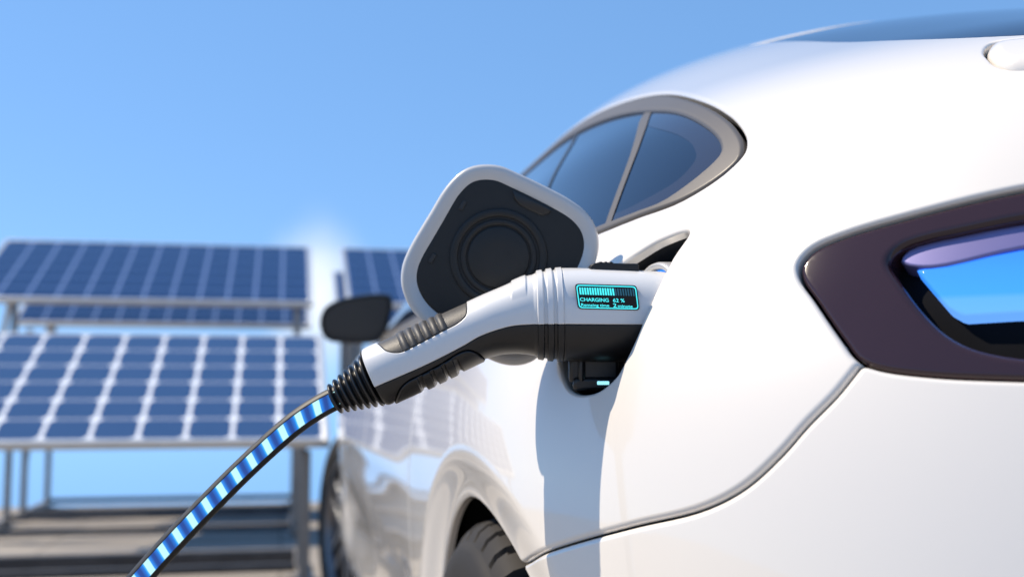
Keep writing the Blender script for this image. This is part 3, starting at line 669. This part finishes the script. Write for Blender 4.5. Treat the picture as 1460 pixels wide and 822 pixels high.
# surface orientation check: flip the parameter direction if normals point inward
_t = gun_pos(np.array([3.0, 3.01, 3.0]), np.array([1.57, 1.57, 1.58])); _n = np.cross(_t[1] - _t[0], _t[2] - _t[0])
if _n[2] < 0:
    _gp = gun_pos; _sgn = -1
    def gun_pos(a, th): return _gp(a, -th)
    _gr = gun_raw
    def gun_raw(a, th):
        tx, ty, bx, by = [f(a) for f in GS]; h = HT(a); n = 2.5; th = -th
        c, sn = np.cos(th), np.sin(th); r = (np.abs(c) ** n + np.abs(sn) ** n) ** (-1 / n); t = (1 - r * c) / 2
        return tx + (bx - tx) * t, ty + (by - ty) * t, h * r * sn
    def gun_pos(a, th):
        px, py, z = gun_raw(a, th); k = GD / FPX; return np.stack([(px - 730) * k, (411 - py) * k, z], -1)
gun_part('upper_housing', [F_top, F_grip], M['gunw'], lambda q: rings(q) + endcap(q))
gun_part('lower_housing', [lambda q: -F_top(q) - .0002, F_low], M['gunb'], lambda q: rings(q) - .0006 + endcap(q))
def grip_ribs(q):
    p = gpx(q); t = ((p[:, 0] - 600) * 57 + (p[:, 1] - 470) * -25) / 62.2
    o = np.full(len(q), -.0012)
    return o + np.where(np.abs(t - 0) < 36, .0022 * np.abs(np.sin((t + 36) / 72 * 6 * math.pi)) ** .7 - .0006, 0)
GUf = lin((9, 16, 330))
gun_part('thumb_grip', [lambda q: -F_grip(q) - .0002], M['grip'], grip_ribs, us=GUf)
def low_ribs(q):
    p = gpx(q); t = ((p[:, 0] - 630) * 57 + (p[:, 1] - 540) * -25) / 62.2; lowm = sstep((-np.cos(q[:, 1]) - .35) / .3)
    o = np.zeros(len(q))
    for c in (-18, 0, 18): o = o + .0030 * sstep((7.0 - np.abs(t - c)) / 2.0)
    return .0004 + lowm * (o - .0022 * sstep((34 - np.abs(t)) / 4))
gun_part('finger_grip', [lambda q: -F_low(q) - .0004], M['gunb'], low_ribs, us=GUf)
# end wall behind the boot
pe = gun_pos(np.full(80, 15.9), np.linspace(0, 2 * math.pi, 80, endpoint=False)); 
cen = pe.mean(0); V = list(cen + (pe - cen) * .95)
mesh_obj('end_plate', V, [tuple(range(80))], M['gunb'], gun, False)
# release latch on top
b = bmesh.new(); k = GD / FPX
prof = [(838, 386), (841, 378.5), (846, 375.5), (852, 374.5), (854, 373), (857, 373.5), (858.5, 375.5), (861, 373), (864, 373.5), (865.5, 375.5), (868, 373), (871, 373.5), (872.5, 375.5), (906, 376.2), (908.5, 378), (908.5, 390), (838, 390)]
vf = [b.verts.new(((x - 730) * k, (411 - y) * k, .013)) for x, y in prof]; vb = [b.verts.new(((x - 730) * k, (411 - y) * k, -.013)) for x, y in prof]
b.faces.new(vf); b.faces.new(vb[::-1])
for i in range(len(prof)): j = (i + 1) % len(prof); b.faces.new((vf[i], vb[i], vb[j], vf[j]))
bm_obj('release_latch', b, M['gunb'], gun, bevel=.0008)
# display, set just proud of the near face
zs = .0408
def sp_(px, py, dz=0): return np.array(lp(px, py, GD, zs + dz))
def rrect(c, r, n=6):
    """rounded quad through four corners"""
    out = []; c = [np.array(x, float) for x in c]
    for i in range(4):
        p, a, d = c[i], c[i - 1], c[(i + 1) % 4]; ua = (a - p) / np.linalg.norm(a - p); ud = (d - p) / np.linalg.norm(d - p)
        for t in np.linspace(0, 1, n): out.append((1 - t) ** 2 * (p + ua * r) + 2 * t * (1 - t) * p + t * t * (p + ud * r))
    return np.array(out)
oc = [(819.5, 404.0), (908.0, 406.5), (912.5, 442.2), (824.0, 440.2)]
def pxpl(c, r): return np.array([sp_(*p)[:2] for p in rrect(c, r)])
scr_o = loft_shell('screen', pxpl(oc, 6), 0, [(0, zs - .014), (0, zs - .0003), (.0004, zs), (.0008, zs)], M['scr'], car, Matrix()); scr_o.parent = gun; scr_o.matrix_parent_inverse = Matrix(); scr_o.matrix_basis = Matrix()
def flat(name, polys, m, dz):
    V, Fc = [], []
    for pl in polys:
        s0 = len(V); n = len(pl); V += [tuple(sp_(*p, dz)) for p in pl] + [tuple(sp_(*p, dz - .0001)) for p in pl]
        Fc.append(tuple(range(s0 + n - 1, s0 - 1, -1))); 
        for i in range(n): j = (i + 1) % n; Fc.append((s0 + i, s0 + j, s0 + n + j, s0 + n + i))
    return mesh_obj(name, V, Fc, m, scr_o, False)
co, ci = [(821.2, 405.6), (906.6, 408.0), (910.7, 440.8), (825.6, 438.8)], [(822.9, 407.2), (905.2, 409.5), (909.1, 439.3), (827.1, 437.4)]
a_, b_ = rrect(co, 5.2), rrect(ci, 4.2); V = [tuple(sp_(*p, .0002)) for p in a_] + [tuple(sp_(*p, .0002)) for p in b_]; n = len(a_)
mesh_obj('screen_border', V, [(i, (i + 1) % n, n + (i + 1) % n, n + i)[::-1] for i in range(n)], M['cyan'], scr_o, False)
def bar(i, w):
    x = 825.4 + i * 3.62; y0, y1 = 409.4 + i * .10, 419.6 + i * .10
    return [(x, y0), (x + w, y0 + .05), (x + w + 1.5, y1 + .05), (x + 1.5, y1)]
flat('charge_bar', [bar(i, 2.4) for i in range(14)], M['cyan'], .0003)
flat('charge_bar_empty', [bar(i, 2.0) for i in range(14, 22)], M['cyand'], .0003)
def text(s_, x, y, wpx, hpx, name='screen_text'):
    cu = bpy.data.curves.new('text', 'FONT'); cu.body = s_; cu.size = 1; cu.offset = .018; cu.resolution_u = 4
    to = bpy.data.objects.new('text', cu); COL.objects.link(to); bpy.context.view_layer.update()
    me = bpy.data.meshes.new_from_object(to.evaluated_get(bpy.context.evaluated_depsgraph_get())); bpy.data.objects.remove(to)
    co_ = np.array([v.co[:] for v in me.vertices]); x0, x1 = co_[:, 0].min(), co_[:, 0].max(); sxx = wpx / (x1 - x0)
    for v in me.vertices:
        u = (v.co.x - x0) * sxx; h = v.co.y * hpx / .70
        v.co = Vector(sp_(x + u - h * .11, y - h + u * .03, .0003))
    me.materials.clear(); me.materials.append(M['cyan']); me.name = name
    o = bpy.data.objects.new(name, me); COL.objects.link(o); o.parent = scr_o; return o
text('CHARGING', 827.2, 428.9, 41.0, 5.0); text('62 %', 874.2, 430.2, 16.6, 5.0)
text('Remaing time', 828.8, 436.0, 40.0, 3.9); text('2', 874.4, 437.6, 4.9, 5.4); text('minute', 881.2, 437.8, 21, 4.0)
# ribbed strain relief
ax0 = np.array(lp(535, 540, GD)); ax1 = np.array(lp(474.5, 569.5, GD)); dirv = ax1 - ax0; Lb = np.linalg.norm(dirv)
prof = [(-.004, .0225)]; nr = 7
for i in range(nr):
    t0 = Lb * i / nr; p_ = Lb / nr; ro = .0226 + (.0118 - .0226) * (i + .3) / nr; ri = ro - .0042
    prof += [(t0 + p_ * a, ri + (ro - ri) * h) for a, h in ((.0, 0), (.22, .05), (.30, .45), (.38, .85), (.50, 1), (.66, 1), (.78, .85), (.86, .4), (.94, .05))]
prof += [(Lb, .0095), (Lb + .0005, .006)]
V, Fc = tube(prof, 64, ax0, dirv, (0, 0, 1)); mesh_obj('strain_relief', V, Fc, M['boot'], gun)
# cable: black sleeve, open along one side over a lit inner strip, running down to the ground
pts = [np.array(lp(*p, GD)) for p in [(486, 563.5), (470, 571.5), (452, 581.5), (430, 596), (410, 611.5), (375, 642.5), (340, 675.5), (305, 710.5), (270, 746.5), (235, 784), (200, 823.5), (165, 866), (132, 910)]]
Mi = np.linalg.inv(np.array(GM))
def w2l(p): return (Mi @ np.array([*p, 1]))[:3]
last = (np.array(GM) @ np.array([*pts[-1], 1]))[:3]
for off in ((-.05, .005, -.09), (-.11, .015, -.21), (-.17, .03, -.33)): pts.append(w2l(last + np.array(off)))
end = last + np.array((-.17, .03, -.33)); zf = .011
for fx, fz in ((-.06, .055), (-.16, .012), (-.32, 0), (-.6, 0), (-1.0, 0), (-1.5, 0), (-2.2, 0)): pts.append(w2l(np.array([end[0] + fx, end[1] - .05 * fx * fx, zf + fz])))
cl = crom(pts, 14, closed=False); ds = np.linalg.norm(np.diff(cl, axis=0), axis=1); sl = np.concatenate([[0], np.cumsum(ds)])
tt = np.arange(0, sl[-1], .0032); cl = np.stack([np.interp(tt, sl, cl[:, i]) for i in range(3)], 1)
tg = np.gradient(cl, axis=0); tg /= np.linalg.norm(tg, axis=1)[:, None]
zax = np.array([0, 0, 1.]); CR = .0093
def sweep(name, sec, m, uvs=False):
    V, Fc = [], []; ns = len(sec)
    for p, t in zip(cl, tg):
        s1 = np.cross(zax, t); nl = np.linalg.norm(s1); s1 = s1 / nl if nl > .05 else np.array([0, 1., 0]); f1 = np.cross(t, s1)
        for a, r in sec: V.append(p + (s1 * math.sin(a) + f1 * math.cos(a)) * r)
    for i in range(len(cl) - 1):
        for j in range(ns - 1): Fc.append((i * ns + j, i * ns + j + 1, (i + 1) * ns + j + 1, (i + 1) * ns + j))
    o = mesh_obj(name, V, Fc, m, gun)
    if uvs:
        uv = o.data.uv_layers.new(name='UVMap')
        for lpp in o.data.loops:
            i, j = divmod(lpp.vertex_index, ns); uv.data[lpp.index].uv = (tt[i] - .0022 * sec[j][0], j / (ns - 1))
    return o
A0 = rad(36)
sec = [(A0, CR * .90), (A0 + .01, CR * .955), (A0 + .06, CR * .995)] + [(A0 + .1 + (2 * math.pi - 2 * A0 - .2) * i / 40, CR) for i in range(41)] + [(2 * math.pi - A0 - .06, CR * .995), (2 * math.pi - A0 - .01, CR * .955), (2 * math.pi - A0, CR * .90)]
cable = sweep('cable', sec, mat('cable_sheath', (.008, .008, .009), .55, noise=.1, nscale=60))
def strip_mat():
    m = bpy.data.materials.new('light_strip'); m.use_nodes = True; t = m.node_tree; b = t.nodes['Principled BSDF']
    uvn = t.nodes.new('ShaderNodeUVMap'); uvn.uv_map = 'UVMap'; sp = t.nodes.new('ShaderNodeSeparateXYZ'); t.links.new(uvn.outputs[0], sp.inputs[0])
    d = t.nodes.new('ShaderNodeMath'); d.operation = 'DIVIDE'; d.inputs[1].default_value = .01665; t.links.new(sp.outputs[0], d.inputs[0])
    fr_ = t.nodes.new('ShaderNodeMath'); fr_.operation = 'FRACT'; t.links.new(d.outputs[0], fr_.inputs[0])
    r = t.nodes.new('ShaderNodeValToRGB'); els = r.color_ramp.elements
    stops = [(0, (.02, .45, 1)), (.04, (.55, .98, 1)), (.34, (.60, .98, 1)), (.39, (.02, .50, 1)), (.46, (.015, .20, .75)), (.66, (.010, .055, .27)), (.80, (.011, .065, .32)), (.96, (.02, .25, .85))]
    els[0].position, els[0].color = stops[0][0], (*stops[0][1], 1); els[1].position, els[1].color = stops[-1][0], (*stops[-1][1], 1)
    for p, c in stops[1:-1]: e = els.new(p); e.color = (*c, 1)
    t.links.new(fr_.outputs[0], r.inputs[0]); t.links.new(r.outputs[0], b.inputs['Emission Color']); b.inputs['Emission Strength'].default_value = EM
    b.inputs['Base Color'].default_value = (.01, .03, .1, 1); b.inputs['Roughness'].default_value = .2
    return m
strip = sweep('light_strip', [(math.atan2(x, .785), CR * math.hypot(x, .785)) for x in (-.572, -.28, 0, .28, .572)], strip_mat(), True)
strip.parent = cable

# ------------------------------------------------------------------ solar tables
TILT = math.atan(.51); NC, NR = 12, 6; PWID, PLEN = NC * CELL, NR * CELL
def solar_table(xr, y0, z0, label, cells='cells_dimmed', slope=.51):
    PWID = NC * (CELL if cells == 'cells' else .1515)
    TILT = math.atan(slope)
    """xr = right edge, y0/z0 = lower edge"""
    root = empty('solar_table', (xr - PWID / 2, y0, 0)); tag(root, label, 'solar panel', 'solar tables on the terrace')
    pan = Matrix.Translation((0, 0, z0)) @ Matrix.Rotation(TILT, 4, 'X')
    b = bmesh.new(); add_box(b, (0, 0, 0), (PWID, PLEN, .012)); o = bm_obj('solar_panel', b, M[cells], root)
    o.matrix_basis = pan @ Matrix.Translation((0, PLEN / 2, .020)); 
    for v in o.data.vertices: v.co += Vector((PWID / 2, PLEN / 2, 0))
    o.matrix_basis = pan @ Matrix.Translation((-PWID / 2, 0, .020))
    b = bmesh.new(); fw = .022
    for sx_ in (-1, 1): add_box(b, (sx_ * (PWID / 2 + fw / 2), PLEN / 2, .012), (fw, PLEN + 2 * fw, .032))
    add_box(b, (0, -fw / 2, .012), (PWID, fw, .032)); add_box(b, (0, PLEN + fw / 2, .012), (PWID, fw, .032))
    o = bm_obj('panel_frame', b, M['alu'], root, bevel=.003); o.matrix_basis = pan
    ct, st = math.cos(TILT), math.sin(TILT)
    for t, nm in ((.10, 'front_beam'), (PLEN - .08, 'rear_beam')):
        b = bmesh.new(); add_box(b, (0, t * ct + .005, z0 + t * st - .031), (PWID - .02, .035, .035)); bm_obj(nm, b, M['steel'], root, bevel=.003)
    for xx in (-PWID / 2 + .06, PWID / 2 - .06):
        for t in (.06, PLEN - .08):
            h = z0 + t * st - .055; b = bmesh.new(); add_box(b, (xx, t * ct + .03, h / 2 + .004), (.036, .036, h)); add_box(b, (xx, t * ct + .03, .006), (.12, .12, .010)); bm_obj('leg', b, M['steel'], root, bevel=.002)
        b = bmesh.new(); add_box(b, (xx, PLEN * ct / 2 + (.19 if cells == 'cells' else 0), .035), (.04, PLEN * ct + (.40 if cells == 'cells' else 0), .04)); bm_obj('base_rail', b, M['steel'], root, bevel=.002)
        b = bmesh.new(); a1 = Vector((xx, .06 * ct + .03, z0 * .25)); a2 = Vector((xx, (PLEN - .08) * ct + .03, z0 + (PLEN - .08) * st - .10)); d = a2 - a1
        add_box(b, (0, 0, 0), (.025, .025, d.length), Matrix.Translation((a1 + a2) / 2) @ d.to_track_quat('Z', 'Y').to_matrix().to_4x4()); bm_obj('brace', b, M['steel'], root)
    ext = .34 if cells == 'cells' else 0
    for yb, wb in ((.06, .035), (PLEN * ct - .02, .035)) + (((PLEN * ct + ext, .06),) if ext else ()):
        b = bmesh.new(); add_box(b, (0, yb, .048), (PWID - .165, wb, wb)); bm_obj('shadow_stripe_bar', b, M['shadow_stripe'], root, bevel=.003)  # dark bars added in place of shadow stripes on the ground
    return root
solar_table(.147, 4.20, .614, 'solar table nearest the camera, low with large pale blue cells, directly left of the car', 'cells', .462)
solar_table(.134, 6.50, 1.297, 'raised dark blue solar table behind the nearest low one, its top edge against the sky', 'cells_dimmed', .475)
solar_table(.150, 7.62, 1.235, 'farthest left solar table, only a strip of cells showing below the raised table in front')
solar_table(.373 + NC * .1515, 6.50, 1.297, 'solar table right of the gap, half hidden behind the open charging flap', 'cells_dimmed', .475)
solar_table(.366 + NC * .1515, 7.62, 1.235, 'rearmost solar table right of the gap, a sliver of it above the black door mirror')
bpy.context.view_layer.update()
